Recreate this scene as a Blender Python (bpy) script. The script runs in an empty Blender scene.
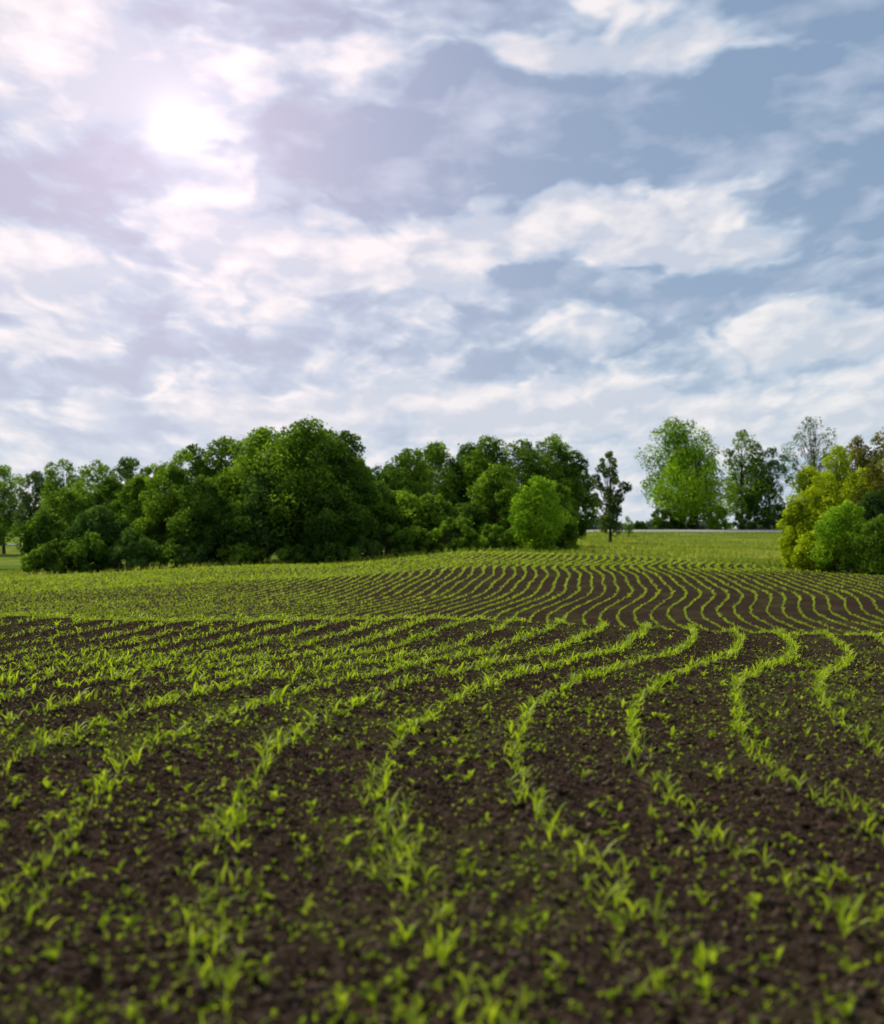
import bpy, math, numpy as np
from mathutils import Vector
rng = np.random.default_rng(7)
scene = bpy.context.scene
scene.view_settings.view_transform = 'Standard'
scene.view_settings.look = 'None'
scene.view_settings.exposure = 0
H_CAM = 1.37

# ------------------------------------------------------------ noise
def _hash(ix, iy, seed):
    h = ix.astype(np.int64)*374761393 + iy.astype(np.int64)*668265263 + seed*974634777
    h = h & 0xffffffff
    h = ((h ^ (h >> 13))*1274126177) & 0xffffffff
    h = ((h ^ (h >> 16))*2246822519) & 0xffffffff
    return ((h ^ (h >> 15)) & 0xffffff)/float(0xffffff)
def vnoise(x, y, seed=0):
    x = np.asarray(x, float); y = np.asarray(y, float)
    ix = np.floor(x); iy = np.floor(y); fx = x-ix; fy = y-iy
    fx = fx*fx*(3-2*fx); fy = fy*fy*(3-2*fy)
    a = _hash(ix, iy, seed); b = _hash(ix+1, iy, seed); c = _hash(ix, iy+1, seed); d = _hash(ix+1, iy+1, seed)
    return (a*(1-fx)+b*fx)*(1-fy)+(c*(1-fx)+d*fx)*fy
def fbm(x, y, seed=0, octv=4):
    s = 0; amp = .5; t = 0
    for o in range(octv):
        s = s+amp*vnoise(x*2**o+o*17.3, y*2**o-o*9.1, seed+o); t += amp; amp *= .5
    return s/t

# ------------------------------------------------------------ terrain
DN = np.array([1,12,18,25,35,45,55,65,80,100,130,150,200,240,275,283,295,330,600,1500,6000],float)
AN = np.array([-.31,-.10,.03,.12,.26])
ZT = np.array([
 [0,0,-.24,-.25,-1.1,-2.0,-2.4,-2.65,-2.95,-3.2,-3.4,-3.6,-3.5,-2.9,-2.2,-2.1,-2,-1.5,-1,-1,-1],
 [0,0,-.24,-.25,-1.1,-2.0,-2.35,-2.45,-2.45,-2.35,-2.3,-2.4,-2.3,-1.8,-1.2,-1,-.7,-.5,-.6,-1,-1],
 [0,0,-.24,-.25,-1.1,-2.0,-2.35,-2.32,-2.05,-1.65,-1.2,-1.05,-1.0,-.8,-.2,0,.5,.3,-.4,-1,-1],
 [0,0,-.24,-.25,-1.1,-2.0,-2.35,-2.28,-2.0,-1.65,-1.35,-1.2,-1.4,-1.0,0,.4,1.05,.9,0,-.8,-1],
 [0,0,-.24,-.25,-1.1,-2.0,-2.35,-2.32,-2.1,-1.8,-1.65,-1.6,-1.6,-1.1,0,.4,1.05,.9,0,-.8,-1]])
LD = np.linspace(0, math.log(6000), 1800)
ZF = []
k = np.exp(-np.linspace(-3,3,25)**2/2); k /= k.sum()
for r in ZT:
    z = np.interp(np.exp(LD), DN, r)
    zp = np.pad(z, 12, mode='edge'); ZF.append(np.convolve(zp, k, 'valid'))
ZF = np.array(ZF)
def terrain(x, y):
    x = np.asarray(x,float); y = np.asarray(y,float)
    yy = np.maximum(y, 1.0)
    a = np.clip(x/np.maximum(yy, 14.0), AN[0], AN[-1])
    i = np.clip(np.searchsorted(AN, a)-1, 0, 3)
    t = (a-AN[i])/(AN[i+1]-AN[i]); t = t*t*(3-2*t)
    wig = np.clip((yy-12)/10,0,1)*np.clip((70-yy)/25,0,1)
    yw = yy*(1+wig*(.26*(fbm(x/8+3, y/30, 15, 2)-.5)+.006*x))
    li = np.log(np.maximum(yw,1))/LD[1]; j = np.clip(li.astype(int), 0, len(LD)-2); f = np.clip(li-j,0,1)
    z0 = ZF[i,j]*(1-f)+ZF[i,j+1]*f; z1 = ZF[i+1,j]*(1-f)+ZF[i+1,j+1]*f
    z = z0*(1-t)+z1*t
    w = np.clip((yy-10)/20,0,1)*np.clip((260-yy)/40,0,1)
    return z + w*.10*(fbm(x/14, y/14, 5, 2)-.5)*np.clip(yy/40,.4,2.2) + wig*(.34*(fbm(x/6+9,y/16,25,2)-.5)+.05*np.sin(x*.62+1.0)-.012*np.clip(x,-14,14))
DX = np.array([-60,0,2.5,4,4.9,6,7.5,9,10.5,12.3,14.5,16.5,18,21,25],float)
XX = np.array([2.4,1.3,1.05,.82,.68,.50,.40,.46,.70,1.12,1.85,2.55,3.0,3.7,4.35],float)
def row_x(y):
    y = np.asarray(y,float)
    near = sum(np.interp(y+o, DX, XX) for o in (-.5,-.25,0,.25,.5))/5
    s_ = y-25
    far = 4.35+.13*s_+np.clip(s_/18,0,1)*(.62*np.sin(s_*2*math.pi/47+.3)+.22*np.sin(s_*2*math.pi/23+1.1))
    return np.where(y<25, near, far)
ROW = .72
def row_dist(x, y):
    u = (x-row_x(y))/ROW
    return (u-np.round(u))*ROW
def field_end(a):
    return np.interp(a, [-.31,-.1,.03,.12,.2,.3], [141,144,147,136,118,98])
def soil(x, y):
    x = np.asarray(x,float); y = np.asarray(y,float)
    f = np.clip((34-y)/16,0,1)*np.clip((y+4)/3,0,1)
    n1 = fbm(x*2.1, y*2.1, 11, 3)-.5
    n2 = 1-np.abs(vnoise(x*11, y*11, 21)*2-1)
    n3 = 1-np.abs(vnoise(x*27, y*27, 31)*2-1)
    n4 = vnoise(x*55, y*55, 41)
    return f*(.05*n1+.030*n2*vnoise(x*3,y*3,51)*1.6+.022*n3+.014*n4-.03) + .012*f*np.cos(row_dist(x,y)/ROW*2*math.pi)
def ground_z(x, y): return terrain(x,y)+soil(x,y)

# ------------------------------------------------------------ mesh helper
def build(name, V, F, mats, matidx=None, tint=None, smooth=False, attrs=None):
    me = bpy.data.meshes.new(name)
    V = np.ascontiguousarray(V, dtype=np.float32); F = np.ascontiguousarray(F, dtype=np.int32)
    n = F.shape[1]
    me.vertices.add(len(V)); me.vertices.foreach_set('co', V.ravel())
    me.loops.add(F.size); me.loops.foreach_set('vertex_index', F.ravel())
    me.polygons.add(len(F)); me.polygons.foreach_set('loop_start', np.arange(0, F.size, n, dtype=np.int32))
    for m in mats: me.materials.append(m)
    if matidx is not None: me.polygons.foreach_set('material_index', matidx.astype(np.int32))
    if smooth: me.polygons.foreach_set('use_smooth', np.ones(len(F), dtype=bool))
    me.update(calc_edges=True); me.validate()
    if tint is not None: attrs = {'tint': tint}
    if attrs:
        for kx, v in attrs.items():
            at = me.attributes.new(kx, 'FLOAT', 'POINT'); at.data.foreach_set('value', v.astype(np.float32))
    ob = bpy.data.objects.new(name, me); scene.collection.objects.link(ob)
    return ob

# ------------------------------------------------------------ materials
def newmat(name):
    m = bpy.data.materials.new(name); m.use_nodes = True
    nt = m.node_tree; nt.nodes.clear(); return m, nt
def leafmat(name, c1, c2, trans=.45, tmul=(1.5,1.6,.8), rough=.55, spec=.25):
    m, nt = newmat(name); N = nt.nodes; L = nt.links
    out = N.new('ShaderNodeOutputMaterial')
    at = N.new('ShaderNodeAttribute'); at.attribute_name = 'tint'
    mx = N.new('ShaderNodeMix'); mx.data_type = 'RGBA'
    mx.inputs[6].default_value = (*c1,1); mx.inputs[7].default_value = (*c2,1)
    L.new(at.outputs['Fac'], mx.inputs[0])
    if spec>0:
        p = N.new('ShaderNodeBsdfPrincipled'); p.inputs['Roughness'].default_value = rough
        p.inputs['Specular IOR Level'].default_value = spec
        L.new(mx.outputs[2], p.inputs['Base Color'])
    else:
        p = N.new('ShaderNodeBsdfDiffuse'); L.new(mx.outputs[2], p.inputs['Color'])
    t = N.new('ShaderNodeBsdfTranslucent')
    mu = N.new('ShaderNodeMix'); mu.data_type='RGBA'; mu.blend_type='MULTIPLY'; mu.inputs[0].default_value=1
    L.new(mx.outputs[2], mu.inputs[6]); mu.inputs[7].default_value=(*tmul,1)
    L.new(mu.outputs[2], t.inputs['Color'])
    ms = N.new('ShaderNodeMixShader'); ms.inputs[0].default_value = trans
    L.new(p.outputs[0], ms.inputs[1]); L.new(t.outputs[0], ms.inputs[2]); L.new(ms.outputs[0], out.inputs[0])
    return m
def solidmat(name, c1, c2, scale=5, rough=.9, bump=.3):
    m, nt = newmat(name); N = nt.nodes; L = nt.links
    out = N.new('ShaderNodeOutputMaterial'); p = N.new('ShaderNodeBsdfDiffuse')
    g = N.new('ShaderNodeNewGeometry'); no = N.new('ShaderNodeTexNoise'); no.inputs['Scale'].default_value = scale; no.inputs['Detail'].default_value = 3
    L.new(g.outputs['Position'], no.inputs['Vector'])
    r = N.new('ShaderNodeValToRGB'); r.color_ramp.elements[0].position=.35; r.color_ramp.elements[1].position=.68
    r.color_ramp.elements[0].color=(*c1,1); r.color_ramp.elements[1].color=(*c2,1)
    L.new(no.outputs['Fac'], r.inputs[0]); L.new(r.outputs[0], p.inputs['Color'])
    L.new(p.outputs[0], out.inputs[0]); return m

corn_m = leafmat('seedling_leaf', (.19,.275,.016), (.35,.42,.026), .5, (1.35,1.4,.5), .5, .15)
weed_m = leafmat('weed_leaf', (.15,.21,.018), (.30,.35,.035), .45, spec=0)
grass_m = leafmat('grass_blade', (.15,.21,.025), (.33,.33,.08), .4, spec=0)
bark_m = solidmat('bark', (.035,.028,.02), (.10,.08,.06), 3)
clod_m = solidmat('soil_clod', (.020,.013,.009), (.115,.083,.062), 13)

# ground material
gm, nt = newmat('ground_soil_and_grass'); N = nt.nodes; L = nt.links
out = N.new('ShaderNodeOutputMaterial'); p = N.new('ShaderNodeBsdfDiffuse')
g = N.new('ShaderNodeNewGeometry')
def noise(scale, detail=6, rough=.6):
    n = N.new('ShaderNodeTexNoise'); n.noise_dimensions='2D'; n.inputs['Scale'].default_value=scale; n.inputs['Detail'].default_value=detail; n.inputs['Roughness'].default_value=rough
    L.new(g.outputs['Position'], n.inputs['Vector']); return n
def ramp(src, p0, c0, p1, c1):
    r = N.new('ShaderNodeValToRGB'); e=r.color_ramp.elements; e[0].position=p0; e[1].position=p1; e[0].color=(*c0,1); e[1].color=(*c1,1)
    L.new(src, r.inputs[0]); return r
n1 = noise(17, 5, .72); n3=noise(75,1,.7)
rs = ramp(n1.outputs['Fac'], .38, (.0095,.006,.004), .72, (.064,.043,.031))
rs2 = ramp(n3.outputs['Fac'], .60, (0,0,0), .78, (.075,.060,.048))
ad = N.new('ShaderNodeMix'); ad.data_type='RGBA'; ad.blend_type='ADD'; ad.inputs[0].default_value=1
L.new(rs.outputs[0], ad.inputs[6]); L.new(rs2.outputs[0], ad.inputs[7])
va = N.new('ShaderNodeAttribute'); va.attribute_name='weedy'
mw = N.new('ShaderNodeMix'); mw.data_type='RGBA'; L.new(va.outputs['Fac'], mw.inputs[0]); L.new(ad.outputs[2], mw.inputs[6]); mw.inputs[7].default_value=(.075,.085,.025,1)
ng = noise(.12, 5, .65)
rg = ramp(ng.outputs['Fac'], .35, (.07,.12,.018), .68, (.18,.21,.04))
fa = N.new('ShaderNodeAttribute'); fa.attribute_name='field'
mf = N.new('ShaderNodeMix'); mf.data_type='RGBA'; L.new(fa.outputs['Fac'], mf.inputs[0]); L.new(rg.outputs[0], mf.inputs[6]); L.new(mw.outputs[2], mf.inputs[7])
L.new(mf.outputs[2], p.inputs['Color'])
b = N.new('ShaderNodeBump'); b.inputs['Strength'].default_value=1; b.inputs['Distance'].default_value=.035
L.new(n1.outputs['Fac'], b.inputs['Height']); L.new(b.outputs[0], p.inputs['Normal']); L.new(p.outputs[0], out.inputs[0])

# ------------------------------------------------------------ ground sheet
xs = list(np.arange(0, 4.5, .024)); s=.024
while xs[-1] < 3500: s*=1.038; xs.append(xs[-1]+s)
xs = np.array(xs); xs = np.concatenate([-xs[:0:-1], xs])
ys=[2.4]
while ys[-1] < 6000:
    y=ys[-1]; ys.append(y+ (max(.016,.005*y) if y<60 else .0125*y if y<400 else .04*y))
ys = np.concatenate([np.array([-300,-150,-80,-40,-20,-12,-8,-6,-4,-3,-2,-1,0]), np.arange(.3,2.4,.12), np.array(ys)])
GX, GY = np.meshgrid(xs, ys)
GZ = ground_z(GX.ravel(), GY.ravel())
nx, ny = len(xs), len(ys)
idx = np.arange(nx*ny).reshape(ny,nx)
F = np.stack([idx[:-1,:-1],idx[:-1,1:],idx[1:,1:],idx[1:,:-1]],-1).reshape(-1,4)
V = np.stack([GX.ravel(),GY.ravel(),GZ],-1)
ga = GX.ravel()/np.maximum(GY.ravel(),1)
fe = field_end(ga)
field = np.clip((fe-GY.ravel()+ (fbm(GX.ravel()/5,GY.ravel()/5,3,3)-.5)*6)/2,0,1)
def weedy(x,y):
    w = np.clip((fbm(x/1.3,y/1.3,77,3)-.50)*5,0,1)*.5
    w2 = np.exp(-((x-3.4)/1.3)**2-((y-10.8)/2.4)**2)
    return np.clip(w+w2*.9*fbm(x*2,y*2,9,3)*1.5,0,1)*np.clip((fbm(x*3,y*3,8,3)-.3)*3,0,1)
wd = np.maximum(weedy(GX.ravel(),GY.ravel())*.75, np.clip((GY.ravel()-100)/45,0,1)*.55)
build('ground', V, F, [gm], smooth=True, attrs={'field':field,'weedy':wd})

# ------------------------------------------------------------ small plants
def leaves_mesh(x, y, z, h, nl, seg, w, spread=(.35,1.15), opposite=True):
    n = len(x)
    phi0 = rng.uniform(0, 2*math.pi, (n,1))
    kk = np.arange(nl)[None,:]
    phi = phi0 + kk*(math.pi if opposite else 2.4) + rng.normal(0,.45,(n,nl)) + (kk//2)*.9*opposite
    Lh = h[:,None]*rng.uniform(.6,1.2,(n,nl))
    tilt0 = rng.uniform(.05,.5,(n,nl))*1.0
    bend = rng.uniform(spread[0],spread[1],(n,nl))*1.5
    P = np.zeros((n,nl,seg+1,3))
    P[:,:,0,0]=x[:,None]; P[:,:,0,1]=y[:,None]; P[:,:,0,2]=z[:,None]+h[:,None]*rng.uniform(-.05,.30,(n,nl))
    st = Lh/seg
    for s_ in range(seg):
        th = tilt0+bend*((s_+.5)/seg)**1.3*1.2
        P[:,:,s_+1,0]=P[:,:,s_,0]+st*np.sin(th)*np.cos(phi)
        P[:,:,s_+1,1]=P[:,:,s_,1]+st*np.sin(th)*np.sin(phi)
        P[:,:,s_+1,2]=P[:,:,s_,2]+st*np.cos(th)
    prof = {1:[.9,.15],2:[.7,1,.05],3:[.55,1,.75,.03],4:[.5,.9,1,.65,.02]}[seg]
    tw = phi+math.pi/2+rng.normal(0,.5,(n,nl))
    side = np.stack([np.cos(tw),np.sin(tw),rng.normal(0,.35,(n,nl))],-1)
    wv = (w*h[:,None]*rng.uniform(.75,1.25,(n,nl)))[:,:,None,None]*np.array(prof)[None,None,:,None]/2
    A = P-side[:,:,None,:]*wv; B = P+side[:,:,None,:]*wv
    V = np.stack([A,B],3).reshape(-1,3)
    M = n*nl; base = np.arange(M)[:,None]*(2*(seg+1)); q=[]
    for s_ in range(seg):
        o=2*s_; q.append(base+np.array([[o,o+1,o+3,o+2]]))
    F = np.stack(q,1).reshape(-1,4)
    t = np.repeat(np.clip(np.repeat(rng.normal(.45,.25,n),nl)+rng.normal(0,.15,M),0,1), 2*(seg+1))
    return V,F,t
def merge(parts):
    V=[];F=[];T=[];o=0
    for v,f,t in parts: V.append(v);F.append(f+o);T.append(t);o+=len(v)
    return np.concatenate(V),np.concatenate(F),np.concatenate(T)
def row_plants(y0,y1,amax,dy,jx):
    yy=[];xx=[]
    W = amax*y1+4
    kmin=int((-W-row_x(y1)-6)/ROW); kmax=int((W)/ROW)+2
    for kx in range(kmin,kmax):
        y=np.arange(y0,y1,dy)+rng.uniform(-.5,.5,int(np.ceil((y1-y0)/dy)))*dy
        j=jx*(1+1.3*np.clip((7-y)/3,0,1))
        x=row_x(y)+kx*ROW+rng.normal(0,1,len(y))*j+(vnoise(y/1.5,y*0+kx,61)-.5)*.09
        m=(np.abs(x)<amax*y+3.0)&(y<field_end(x/np.maximum(y,1))-1)&(y>y0)
        m&=rng.random(len(y))<(.50+.65*vnoise(y/.6,y*0+kx,62))
        xx.append(x[m]);yy.append(y[m])
    return np.concatenate(xx),np.concatenate(yy)
parts=[]
for (y0,y1,am,dy,nl,seg,w,jx,hh) in [(2.2,9,.50,.042,4,4,.082,.034,.092),(9,26,.46,.040,4,3,.14,.026,.092),(26,70,.42,.08,4,2,.27,.022,.092),(70,100,.38,.14,4,1,.46,.03,.105),(100,150,.38,.16,4,1,.42,.05,.17)]:
    x,y=row_plants(y0,y1,am,dy,jx)
    h=hh*(.35+1.15*rng.random(len(x))**1.3)*(.7+.6*fbm(x/2,y/2,13,3))
    parts.append(leaves_mesh(x,y,ground_z(x,y),h,nl,seg,w))
    print('plants',len(x))
V,F,T=merge(parts); build('corn_seedlings',V,F,[corn_m],tint=T)
# weeds between rows
parts=[]
for (y0,y1,dens) in [(2.4,9,330),(9,20,190),(20,34,55)]:
    n=int(dens*(y1-y0)*(y0+y1)*.5*1.0+dens*(y1-y0)*3)
    y=rng.uniform(y0,y1,n); x=rng.uniform(-1,1,n)*(.5*y+1.5)
    m=rng.random(n)<(.30+.30*np.clip((7-y)/3,0,1)+1.2*weedy(x,y)+.6*np.clip(fbm(x/.8,y/.8,91,2)-.45,0,1)*3)
    x=x[m];y=y[m]
    h=rng.uniform(.008,.032,len(x))*(1+1.6*(rng.random(len(x))<.09))
    parts.append(leaves_mesh(x,y,ground_z(x,y),h,4,2,.32,(.5,1.2),False))
    print('weeds',len(x))
V,F,T=merge(parts); build('weeds',V,F,[weed_m],tint=T)
# grass on the verges
n=90000
y=rng.uniform(95,283,n); x=rng.uniform(-.36,.40,n)*y
a=x/y; fe=field_end(a)
m=(y>fe-1.0)&((y<fe+14)|(a>.05))&(rng.random(n)<.15+1.4*np.clip(fbm(x/6,y/6,123,3)-.25,0,1))
x=x[m];y=y[m]; h=rng.uniform(.25,.6,len(x))*(.4+fbm(x/9,y/9,44,2))
V,F,T=leaves_mesh(x,y,ground_z(x,y),h,5,1,.28,(.1,.7),False)
T=np.clip(T*.5+np.repeat(np.clip((fbm(x/8,y/8,55,3)-.4)*2.6,0,1),20)*.8,0,1)
build('verge_grass',V,F,[grass_m],tint=T)
# clods
t=(1+5**.5)/2
ico=np.array([(-1,t,0),(1,t,0),(-1,-t,0),(1,-t,0),(0,-1,t),(0,1,t),(0,-1,-t),(0,1,-t),(t,0,-1),(t,0,1),(-t,0,-1),(-t,0,1)])/1.9
icf=np.array([(0,11,5),(0,5,1),(0,1,7),(0,7,10),(0,10,11),(1,5,9),(5,11,4),(11,10,2),(10,7,6),(7,1,8),(3,9,4),(3,4,2),(3,2,6),(3,6,8),(3,8,9),(4,9,5),(2,4,11),(6,2,10),(8,6,7),(9,8,1)])
n=56000
y=2.4+22*rng.random(n)**1.3; x=rng.uniform(-1,1,n)*(.48*y+1)
r=.004+.016*rng.random(n)**3
Vc=ico[None]*(1+rng.normal(0,.25,(n,12,1)))*(r[:,None,None]*rng.uniform(.6,1.4,(n,1,3)))
ang=rng.uniform(0,6.28,n); c,s=np.cos(ang)[:,None],np.sin(ang)[:,None]
Vc=np.stack([Vc[...,0]*c-Vc[...,1]*s,Vc[...,0]*s+Vc[...,1]*c,Vc[...,2]],-1)
Vc+=np.stack([x,y,ground_z(x,y)+r*.2],-1)[:,None,:]
Fc=(icf[None]+np.arange(n)[:,None,None]*12).reshape(-1,3)
build('soil_clods',Vc.reshape(-1,3),Fc,[clod_m])

# ------------------------------------------------------------ trees
pal = {
 'dark': leafmat('leaf_dark_green',(.034,.072,.013),(.140,.235,.030),.42,spec=0),
 'deep': leafmat('leaf_deep_green',(.034,.075,.020),(.115,.195,.040),.40,spec=0),
 'mid':  leafmat('leaf_mid_green',(.050,.105,.015),(.225,.34,.034),.43,spec=0),
 'bright':leafmat('leaf_bright_green',(.11,.22,.016),(.29,.42,.03),.45,spec=0),
 'lime': leafmat('leaf_lime',(.15,.205,.010),(.44,.50,.024),.45,tmul=(1.4,1.55,.7),spec=0),
 'brown':leafmat('leaf_bronze',(.07,.080,.02),(.24,.215,.035),.4,spec=0),
 'grey': leafmat('leaf_grey_green',(.05,.085,.035),(.15,.21,.06),.35,spec=0),
 'far':  leafmat('leaf_distant_hazed',(.09,.13,.12),(.12,.16,.15),.2,spec=0)}  # distant leaves: blue-grey air haze is mixed into the base colour
def tube(pts, rad, sides=6):
    pts=np.array(pts); m=len(pts); V=[];
    for i in range(m):
        d=pts[min(i+1,m-1)]-pts[max(i-1,0)]; d/=np.linalg.norm(d)+1e-9
        u=np.cross(d,[0.3,1,0.1]); u/=np.linalg.norm(u)+1e-9; v=np.cross(d,u)
        for j in range(sides):
            a_=2*math.pi*j/sides; V.append(pts[i]+rad[i]*(u*math.cos(a_)+v*math.sin(a_)))
    F=[]
    for i in range(m-1):
        for j in range(sides):
            F.append((i*sides+j,i*sides+(j+1)%sides,(i+1)*sides+(j+1)%sides,(i+1)*sides+j))
    return np.array(V),np.array(F)
def crown(name, bearing, dist, top, width, base=.12, kind='mid', nlobe=34, per=230, leaf=.30, airy=0., stems=1, peak=.40):
    X=bearing*dist; Y=dist; zg=float(terrain(np.array([X]),np.array([Y]))[0])
    Hh=H_CAM+top*dist-zg; R=width*dist/2*1.12
    cb=Hh*base; parts=[]; kinds=[]
    C=[];Rl=[]
    off=rng.normal(0,.10*R,2); peak=peak+rng.uniform(-.06,.12); pw=rng.uniform(1.7,2.5)
    for i in range(nlobe):
        tt=(i+rng.random())/nlobe
        prof=max(0,1-abs((tt-peak)/(1-peak if tt>peak else peak*1.25))**pw)**.5
        prof=max(prof,.12)*rng.uniform(.72,1.15)
        az=i*2.399+rng.normal(0,.4); rr=max(0,R*prof*math.sqrt(rng.uniform(.15,1))*.80)
        lr=max(.5,min(R,Hh*.5)*rng.uniform(.16,.38))*(1-.25*airy)*(1-.35*max(0,tt-.6)/.4)
        zc=cb+lr*.3+(Hh-cb-lr*1.1)*tt
        C.append((rr*math.cos(az)+off[0]*tt,rr*math.sin(az)+off[1]*tt,zc)); Rl.append(lr)
    C=np.array(C);Rl=np.array(Rl)
    tr=max(.06,.014*Hh+.012*R)
    bases=[(0,0)] if stems==1 else [(rng.normal(0,R*.25),rng.normal(0,R*.25)) for _ in range(stems)]
    for bx,by in bases:
        pts=[(bx,by,-.4)]; rad=[tr*1.35]
        for q in range(1,7):
            f=q/6; pts.append((bx*(1-.2*f)+rng.normal(0,.03*R*f+.02),by+rng.normal(0,.03*R*f+.02),Hh*.86*f)); rad.append(tr*(1-.9*f))
        v,f_=tube(pts,rad,7); parts.append((v,f_,np.zeros(len(v)))); kinds.append(np.zeros(len(f_)))
    for c,lr in zip(C,Rl):
        bx,by=bases[rng.integers(len(bases))]
        z0=max(.12*Hh,min(c[2]*.62,Hh*.7)); p0=np.array([bx,by,z0]); mid=(p0*.45+c*.55)+np.array([0,0,-.06*Hh*rng.random()])
        r0=tr*.38*(1-z0/Hh*.7)
        v,f_=tube([p0,(p0+mid)/2+rng.normal(0,.05,3)*R*.4,mid,(mid+c)/2,c],[r0,r0*.8,r0*.55,r0*.35,r0*.15],4)
        parts.append((v,f_,np.zeros(len(v)))); kinds.append(np.zeros(len(f_)))
        if airy>0:
            for _ in range(4):
                e=c+rng.normal(0,lr*.55,3); v,f_=tube([mid,(mid+e)/2+rng.normal(0,.1,3),e],[r0*.4,r0*.28,r0*.1],3)
                parts.append((v,f_,np.zeros(len(v)))); kinds.append(np.zeros(len(f_)))
    cnt=np.maximum(30,(per*(Rl/Rl.mean())**2*(1-.45*airy)).astype(int)); tot=cnt.sum()
    li=np.repeat(np.arange(len(C)),cnt)
    dr=rng.normal(0,1,(tot,3)); dr[:,2]+=.25; dr/=np.linalg.norm(dr,axis=1)[:,None]
    sub=rng.normal(0,1,(len(C),9,3)); sub/=np.linalg.norm(sub,axis=2)[:,:,None]
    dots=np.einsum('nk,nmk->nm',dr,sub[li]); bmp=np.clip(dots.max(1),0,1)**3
    rad=Rl[li]*(.30+.50*rng.random(tot)**.6+.50*bmp)*np.where(rng.random(tot)<.10,1.3,1)
    P=C[li]+dr*rad[:,None]*np.array([1,1,.85])
    P[:,2]=np.maximum(P[:,2],.1+.5*rng.random(tot))
    nrm=dr*.9+rng.normal(0,.6,(tot,3)); nrm/=np.linalg.norm(nrm,axis=1)[:,None]
    hlp=rng.normal(0,1,(tot,3)); u=np.cross(nrm,hlp); u/=np.linalg.norm(u,axis=1)[:,None]; v=np.cross(nrm,u)
    sz=(leaf*rng.uniform(.55,1.25,tot))[:,None]
    Q=np.stack([P-u*sz*.5,P-v*sz*.36+nrm*sz*.08,P+u*sz*.5,P+v*sz*.36+nrm*sz*.08],1).reshape(-1,3)
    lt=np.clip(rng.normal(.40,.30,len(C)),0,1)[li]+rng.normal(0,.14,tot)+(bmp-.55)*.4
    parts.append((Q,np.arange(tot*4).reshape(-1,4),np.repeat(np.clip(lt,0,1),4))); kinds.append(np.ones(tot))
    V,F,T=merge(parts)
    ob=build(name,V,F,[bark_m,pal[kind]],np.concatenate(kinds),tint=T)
    ob.location=(X,Y,zg); return ob
K=1/1422.
def T_(px,d,yt,w,**kw):
    return crown(kw.pop('name','deciduous_tree'),(px-442)*K,d,(528-yt)*K,w*K,**kw)
# far left background trees
for px,d,yt,w,kd in [(-40,235,468,64,'mid'),(4,235,464,52,'mid'),(36,228,470,46,'grey'),(64,222,458,56,'mid'),(98,208,461,56,'mid'),(128,200,456,54,'deep'),(152,192,464,46,'mid')]:
    T_(px,d,yt,w,kind=kd,base=.20,nlobe=36,per=260,leaf=.38,airy=.25)
# grove
G=[(-30,170,500,70,'dark'),(48,156,510,58,'dark'),(70,164,488,60,'mid'),(102,152,505,58,'deep'),(112,166,478,60,'dark'),(140,158,476,58,'mid'),(165,154,465,60,'mid'),
 (192,158,444,62,'mid'),(222,161,436,70,'dark'),(205,149,475,60,'dark'),(256,154,427,84,'mid'),(298,150,419,104,'mid'),(322,152,428,70,'mid'),(262,148,470,66,'deep'),
 (344,153,430,60,'dark'),(358,158,458,54,'mid'),(326,147,482,62,'dark'),(240,147,503,60,'dark'),(370,160,474,52,'deep'),
 (387,166,464,58,'dark'),(410,170,447,58,'mid'),(438,174,441,64,'mid'),(468,176,443,60,'deep'),(494,174,436,60,'mid'),(524,178,438,60,'dark'),(552,181,433,56,'mid'),(575,183,450,44,'dark'),
 (402,160,490,56,'mid'),(432,157,494,60,'mid'),(496,158,464,58,'mid'),(466,156,503,58,'dark'),(556,172,484,44,'mid')]
for px,d,yt,w,kd in G:
    big = w>80
    T_(px,d,yt,w,kind=kd,base=.13,nlobe=int(32+w*.30)+(26 if big else 0),per=330,leaf=.30 if not big else .33)
T_(536,150,476,54,kind='bright',base=.05,nlobe=46,per=320,leaf=.25)
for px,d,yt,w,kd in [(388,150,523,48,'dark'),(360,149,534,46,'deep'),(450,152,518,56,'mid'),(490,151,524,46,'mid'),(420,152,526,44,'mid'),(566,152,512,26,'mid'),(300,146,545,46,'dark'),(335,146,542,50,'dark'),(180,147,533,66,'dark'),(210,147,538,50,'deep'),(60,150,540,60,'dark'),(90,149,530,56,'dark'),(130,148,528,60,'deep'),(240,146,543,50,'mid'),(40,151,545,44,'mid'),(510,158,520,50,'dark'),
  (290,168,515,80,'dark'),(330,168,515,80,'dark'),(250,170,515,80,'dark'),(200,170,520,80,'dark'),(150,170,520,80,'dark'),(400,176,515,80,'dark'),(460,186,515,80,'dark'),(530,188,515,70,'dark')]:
    T_(px,d,yt,w,kind=kd,base=.02,nlobe=26,per=220,leaf=.26,name='shrub',stems=3)
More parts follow.
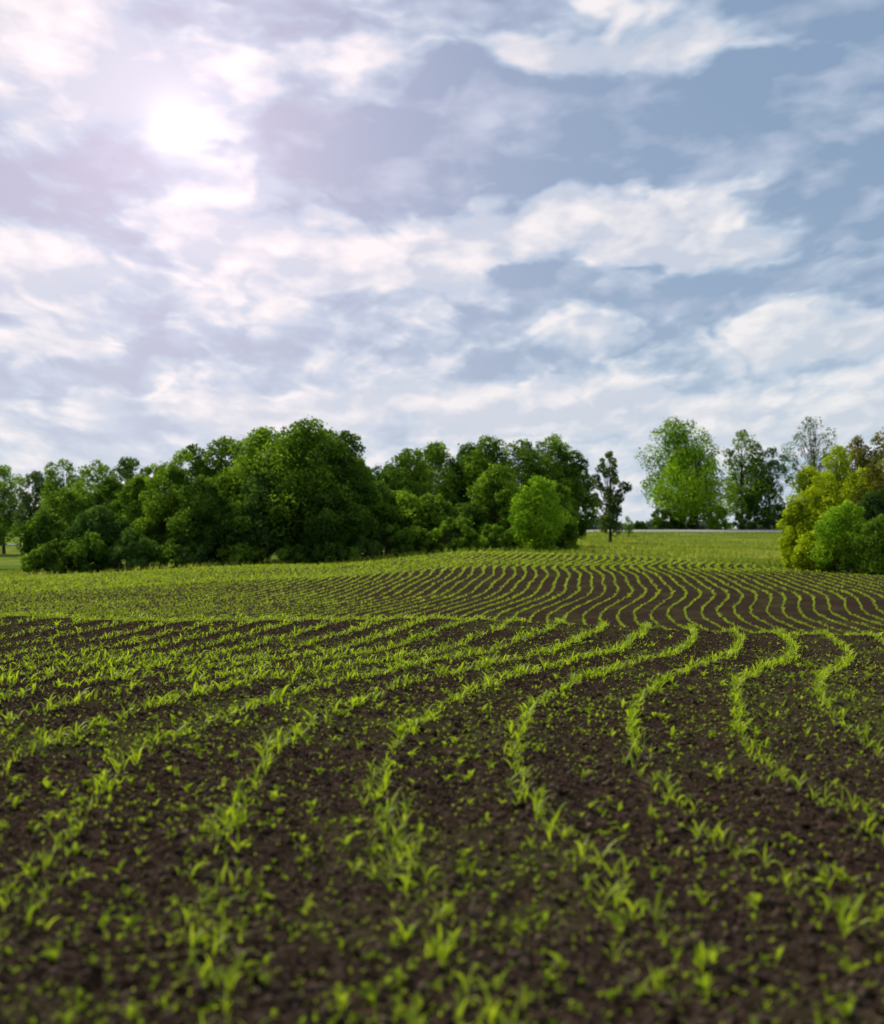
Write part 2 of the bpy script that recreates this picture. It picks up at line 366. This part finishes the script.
# slender trees and trees beyond the road
T_(610,225,450,36,kind='grey',base=.12,nlobe=38,per=190,leaf=.38,airy=.45)
T_(629,262,515,12,kind='mid',base=.1,nlobe=8,per=60,leaf=.3)
T_(682,312,416,84,kind='mid',base=.14,nlobe=50,per=280,leaf=.52,airy=.3)
T_(697,305,444,80,kind='bright',base=.10,nlobe=50,per=300,leaf=.46,airy=.1)
T_(742,316,430,58,kind='mid',base=.14,nlobe=34,per=240,leaf=.52,airy=.4)
T_(769,314,446,52,kind='deep',base=.10,nlobe=30,per=240,leaf=.52,airy=.4)
T_(815,322,415,60,kind='grey',base=.3,nlobe=36,per=150,leaf=.44,airy=.8)
T_(838,318,450,40,kind='grey',base=.3,nlobe=18,per=90,leaf=.42,airy=1)
for px,d,yt,w,kd in [(662,308,508,34,'dark'),(684,309,510,34,'dark'),(718,303,504,36,'bright'),(746,309,508,34,'dark'),(772,309,504,34,'dark'),(640,330,521,16,'dark'),(800,309,506,40,'dark')]:
    T_(px,d,yt,w,kind=kd,base=.02,nlobe=18,per=150,leaf=.45,name='shrub',stems=3)
# bushes at the right edge
for px,d,yt,w,kd in [(806,112,466,44,'lime'),(824,108,472,56,'lime'),(797,108,500,34,'lime'),(838,112,446,52,'lime'),(860,114,436,52,'brown'),(886,114,430,64,'brown'),(890,104,450,64,'brown'),(846,101,502,66,'bright'),(866,106,468,60,'lime'),(880,98,515,60,'mid'),(876,102,490,50,'deep'),(930,112,425,90,'mid'),(975,110,440,90,'mid'),(815,103,530,40,'lime')]:
    T_(px,d,yt,w,kind=kd,base=.01,nlobe=46,per=340,leaf=.18,name='bush',stems=4)

# distant tree line
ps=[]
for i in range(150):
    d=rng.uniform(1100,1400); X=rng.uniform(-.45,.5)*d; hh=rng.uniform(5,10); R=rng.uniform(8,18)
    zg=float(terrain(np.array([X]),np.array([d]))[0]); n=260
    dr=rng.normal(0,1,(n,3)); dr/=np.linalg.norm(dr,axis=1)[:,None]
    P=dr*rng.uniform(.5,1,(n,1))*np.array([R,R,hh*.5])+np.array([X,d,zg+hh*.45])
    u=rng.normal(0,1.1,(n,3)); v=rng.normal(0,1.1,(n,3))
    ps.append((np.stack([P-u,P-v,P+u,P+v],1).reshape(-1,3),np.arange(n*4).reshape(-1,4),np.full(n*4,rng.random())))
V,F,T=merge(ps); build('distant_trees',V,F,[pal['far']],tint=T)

# ------------------------------------------------------------ road
road_m=solidmat('pale_asphalt',(.22,.21,.20),(.32,.31,.30),2,.85,.1)
paint_m=solidmat('road_paint',(.7,.7,.68),(.8,.8,.78),3,.7,.05)
def strip(name,x0,x1,y0,y1,off,mat,nxs=240,nys=8,parent=None):
    X,Y=np.meshgrid(np.linspace(x0,x1,nxs),np.linspace(y0,y1,nys)); Z=terrain(X.ravel(),Y.ravel())+off
    i=np.arange(nxs*nys).reshape(nys,nxs); F=np.stack([i[:-1,:-1],i[:-1,1:],i[1:,1:],i[1:,:-1]],-1).reshape(-1,4)
    o=build(name,np.stack([X.ravel(),Y.ravel(),Z],-1),F,[mat],smooth=True); o.parent=parent; return o
road=strip('country_road',-150,260,284.5,293.5,.10,road_m)
strip('edge_line_near',-150,260,284.8,285.0,.106,paint_m,nys=2,parent=road)
strip('edge_line_far',-150,260,293.0,293.2,.106,paint_m,nys=2,parent=road)

# ------------------------------------------------------------ sky
SUN_AZ=math.radians(-46); SUN_EL=math.radians(40)
w=bpy.data.worlds.new('World'); scene.world=w; w.use_nodes=True
w.cycles.sampling_method='NONE'
nt=w.node_tree; N=nt.nodes; L=nt.links; N.clear()
wo=N.new('ShaderNodeOutputWorld'); bg=N.new('ShaderNodeBackground'); bg.inputs['Strength'].default_value=.1
L.new(bg.outputs[0],wo.inputs[0])
sky=N.new('ShaderNodeTexSky'); sky.sky_type='NISHITA'; sky.sun_disc=False; sky.sun_elevation=SUN_EL; sky.sun_rotation=SUN_AZ
tc=N.new('ShaderNodeTexCoord'); sp=N.new('ShaderNodeSeparateXYZ'); L.new(tc.outputs['Generated'],sp.inputs[0])
def M(op,a,b=None,c=None,clamp=False):
    n=N.new('ShaderNodeMath'); n.operation=op; n.use_clamp=clamp
    for i,v in enumerate((a,b,c)):
        if v is None: continue
        if isinstance(v,(int,float)): n.inputs[i].default_value=v
        else: L.new(v,n.inputs[i])
    return n.outputs[0]
def sstep(x,a,b_):
    n=N.new('ShaderNodeMapRange'); n.interpolation_type='SMOOTHSTEP'; L.new(x,n.inputs[0]); n.inputs[1].default_value=a; n.inputs[2].default_value=b_; return n.outputs[0]
def mixc(f,a,b,bt='MIX'):
    m=N.new('ShaderNodeMix'); m.data_type='RGBA'; m.blend_type=bt
    for i,t_ in ((0,f),(6,a),(7,b)):
        if isinstance(t_,(int,float)): m.inputs[i].default_value=t_
        elif isinstance(t_,tuple): m.inputs[i].default_value=(*t_,1)
        else: L.new(t_,m.inputs[i])
    return m.outputs[2]
u=M('ARCTAN2',sp.outputs[0],sp.outputs[1]); v=M('MAXIMUM',M('ARCSINE',sp.outputs[2]),0)
vc=M('ADD',v,.26)
qx=M('DIVIDE',u,vc); qy=M('MULTIPLY',M('LOGARITHM',vc,math.e),1.9)
def comb(x,y,z=0):
    c=N.new('ShaderNodeCombineXYZ')
    for i,t_ in enumerate((x,y,z)):
        if isinstance(t_,(int,float)): c.inputs[i].default_value=t_
        else: L.new(t_,c.inputs[i])
    return c.outputs[0]
def nz(vec,scale,detail,rough=.55,dist=0):
    n=N.new('ShaderNodeTexNoise'); n.noise_dimensions='2D'; n.inputs['Scale'].default_value=scale; n.inputs['Detail'].default_value=detail; n.inputs['Roughness'].default_value=rough; n.inputs['Distortion'].default_value=dist
    L.new(vec,n.inputs['Vector']); return n
q=comb(M('ADD',qx,5.2),qy); qs=comb(M('ADD',qx,5.175),M('ADD',qy,.045))
nA=nz(q,5.4,6,.50).outputs['Fac']; nB=nz(qs,5.4,4,.50).outputs['Fac']
wn=nz(comb(M('ADD',qx,21.3),qy),4.6,4,.5); ws=N.new('ShaderNodeSeparateColor'); L.new(wn.outputs['Color'],ws.inputs[0])
uw=M('ADD',u,M('MULTIPLY',M('SUBTRACT',ws.outputs[0],.5),.17)); vw=M('ADD',v,M('MULTIPLY',M('SUBTRACT',ws.outputs[1],.5),.075))
vo=N.new('ShaderNodeTexVoronoi'); vo.voronoi_dimensions='2D'; vo.feature='SMOOTH_F1'; vo.inputs['Scale'].default_value=9; vo.inputs['Detail'].default_value=1.5; vo.inputs['Smoothness'].default_value=.6
wadd=N.new('ShaderNodeVectorMath'); wadd.operation='MULTIPLY_ADD'; L.new(wn.outputs['Color'],wadd.inputs[0]); wadd.inputs[1].default_value=(.4,.4,0); L.new(q,wadd.inputs[2])
L.new(wadd.outputs[0],vo.inputs['Vector']); puff=M('SUBTRACT',.42,vo.outputs['Distance'])
def blobs(bl):
    s=None
    for px,py,rx,ry,amp in bl:
        a_=M('MULTIPLY_ADD',uw,1/(rx*K),-(px-442)/rx); b_=M('MULTIPLY_ADD',vw,1/(ry*K),-(528-py)/ry)
        r2=M('MULTIPLY_ADD',a_,a_,M('MULTIPLY',b_,b_))
        o=M('EXPONENT',M('MULTIPLY',r2,-1)); s=M('MULTIPLY',o,amp) if s is None else M('MULTIPLY_ADD',o,amp,s)
    return s
B=blobs([(590,150,310,48,1.5),(320,172,120,34,.9),(860,115,150,75,1.0),(40,205,120,45,1.0),(130,358,110,24,.8),(690,298,210,26,.95),(560,376,90,15,.6),(100,425,130,18,.35),(330,45,170,42,.55),(790,20,160,26,.7),(870,232,90,36,.5),
 (610,68,150,20,-.9),(640,228,130,26,-1.0),(370,252,240,34,-.8),(35,345,60,22,-.9),(180,330,70,14,-.4),(450,415,520,36,-.65),(160,130,140,95,-.75),(830,345,110,16,-.5),(560,0,90,14,-.6),(40,60,120,70,-.4)])
hz=M('EXPONENT',M('MULTIPLY',v,-9))
F_=M('ADD',B,M('MULTIPLY',M('SUBTRACT',ws.outputs[2],.5),1.0))
F_=M('ADD',F_,M('MULTIPLY',M('SUBTRACT',nA,.5),-1.8))
F_=M('ADD',F_,M('MULTIPLY',puff,-.6))
relief=M('ADD',M('MULTIPLY',M('SUBTRACT',nA,nB),3.6),M('MULTIPLY',puff,.8))
gapc=mixc(hz,(.43,.56,.70),(.60,.71,.79))
lit=mixc(M('ADD',.50,relief,None,True),(.54,.62,.72),(.89,.89,.88))
lit=mixc(M('MULTIPLY',hz,.6),lit,(.69,.77,.82))
mL=sstep(M('MULTIPLY',F_,-1),-.42,.32)
c1=mixc(mL,gapc,lit)
mD=sstep(F_,.02,.60)
colD=mixc(sstep(u,-.25,.18),(.40,.43,.57),(.215,.33,.49))
colD=mixc(M('ADD',M('MULTIPLY',relief,.75),.25,None,True),colD,(.52,.60,.73))
colD=mixc(M('MULTIPLY',hz,.85),colD,(.52,.65,.77))
col=mixc(M('MULTIPLY',mD,.95),c1,colD)
# light of the sun spreading through the thin cloud
du=M('SUBTRACT',u,(180-442)*K); dv=M('SUBTRACT',v,(528-142)*K)
r2=M('MULTIPLY_ADD',du,du,M('MULTIPLY',dv,dv)); rr=M('SQRT',r2)
g1=M('EXPONENT',M('MULTIPLY',rr,-9)); g2=M('EXPONENT',M('MULTIPLY',r2,-2600))
col=mixc(M('MULTIPLY',M('EXPONENT',M('MULTIPLY',rr,-3.5)),.85,None,True),col,mixc(1.0,col,(1.22,1.01,1.06),'MULTIPLY'))
col=mixc(1.0,col,mixc(g1,(0,0,0),(.36,.27,.28)),'ADD')
col=mixc(1.0,col,mixc(g2,(0,0,0),(.36,.34,.32)),'ADD')
col10=mixc(1.0,col,(10.,10.,10.),'MULTIPLY')
L.new(mixc(.95,sky.outputs[0],col10),bg.inputs['Color'])

# ------------------------------------------------------------ sun and camera
sd=Vector((math.sin(SUN_AZ)*math.cos(SUN_EL),math.cos(SUN_AZ)*math.cos(SUN_EL),math.sin(SUN_EL)))
sl=bpy.data.lights.new('sun','SUN'); sl.energy=5.0; sl.angle=math.radians(.8); sl.color=(1,.92,.77)
so=bpy.data.objects.new('sun',sl); scene.collection.objects.link(so); so.rotation_euler=sd.to_track_quat('Z','Y').to_euler()
so.location=(0,0,60)
cam=bpy.data.cameras.new('camera'); co=bpy.data.objects.new('camera',cam); scene.collection.objects.link(co); scene.camera=co
cam.sensor_fit='VERTICAL'; cam.sensor_height=36; cam.lens=50; cam.clip_end=12000; cam.clip_start=.05
co.location=(0,0,H_CAM); co.rotation_euler=(math.radians(90+.64),0,0)
cam.dof.use_dof=True; cam.dof.focus_distance=19; cam.dof.aperture_fstop=1.9
print('tris', sum(len(o.data.polygons) for o in scene.objects if o.type=='MESH'))
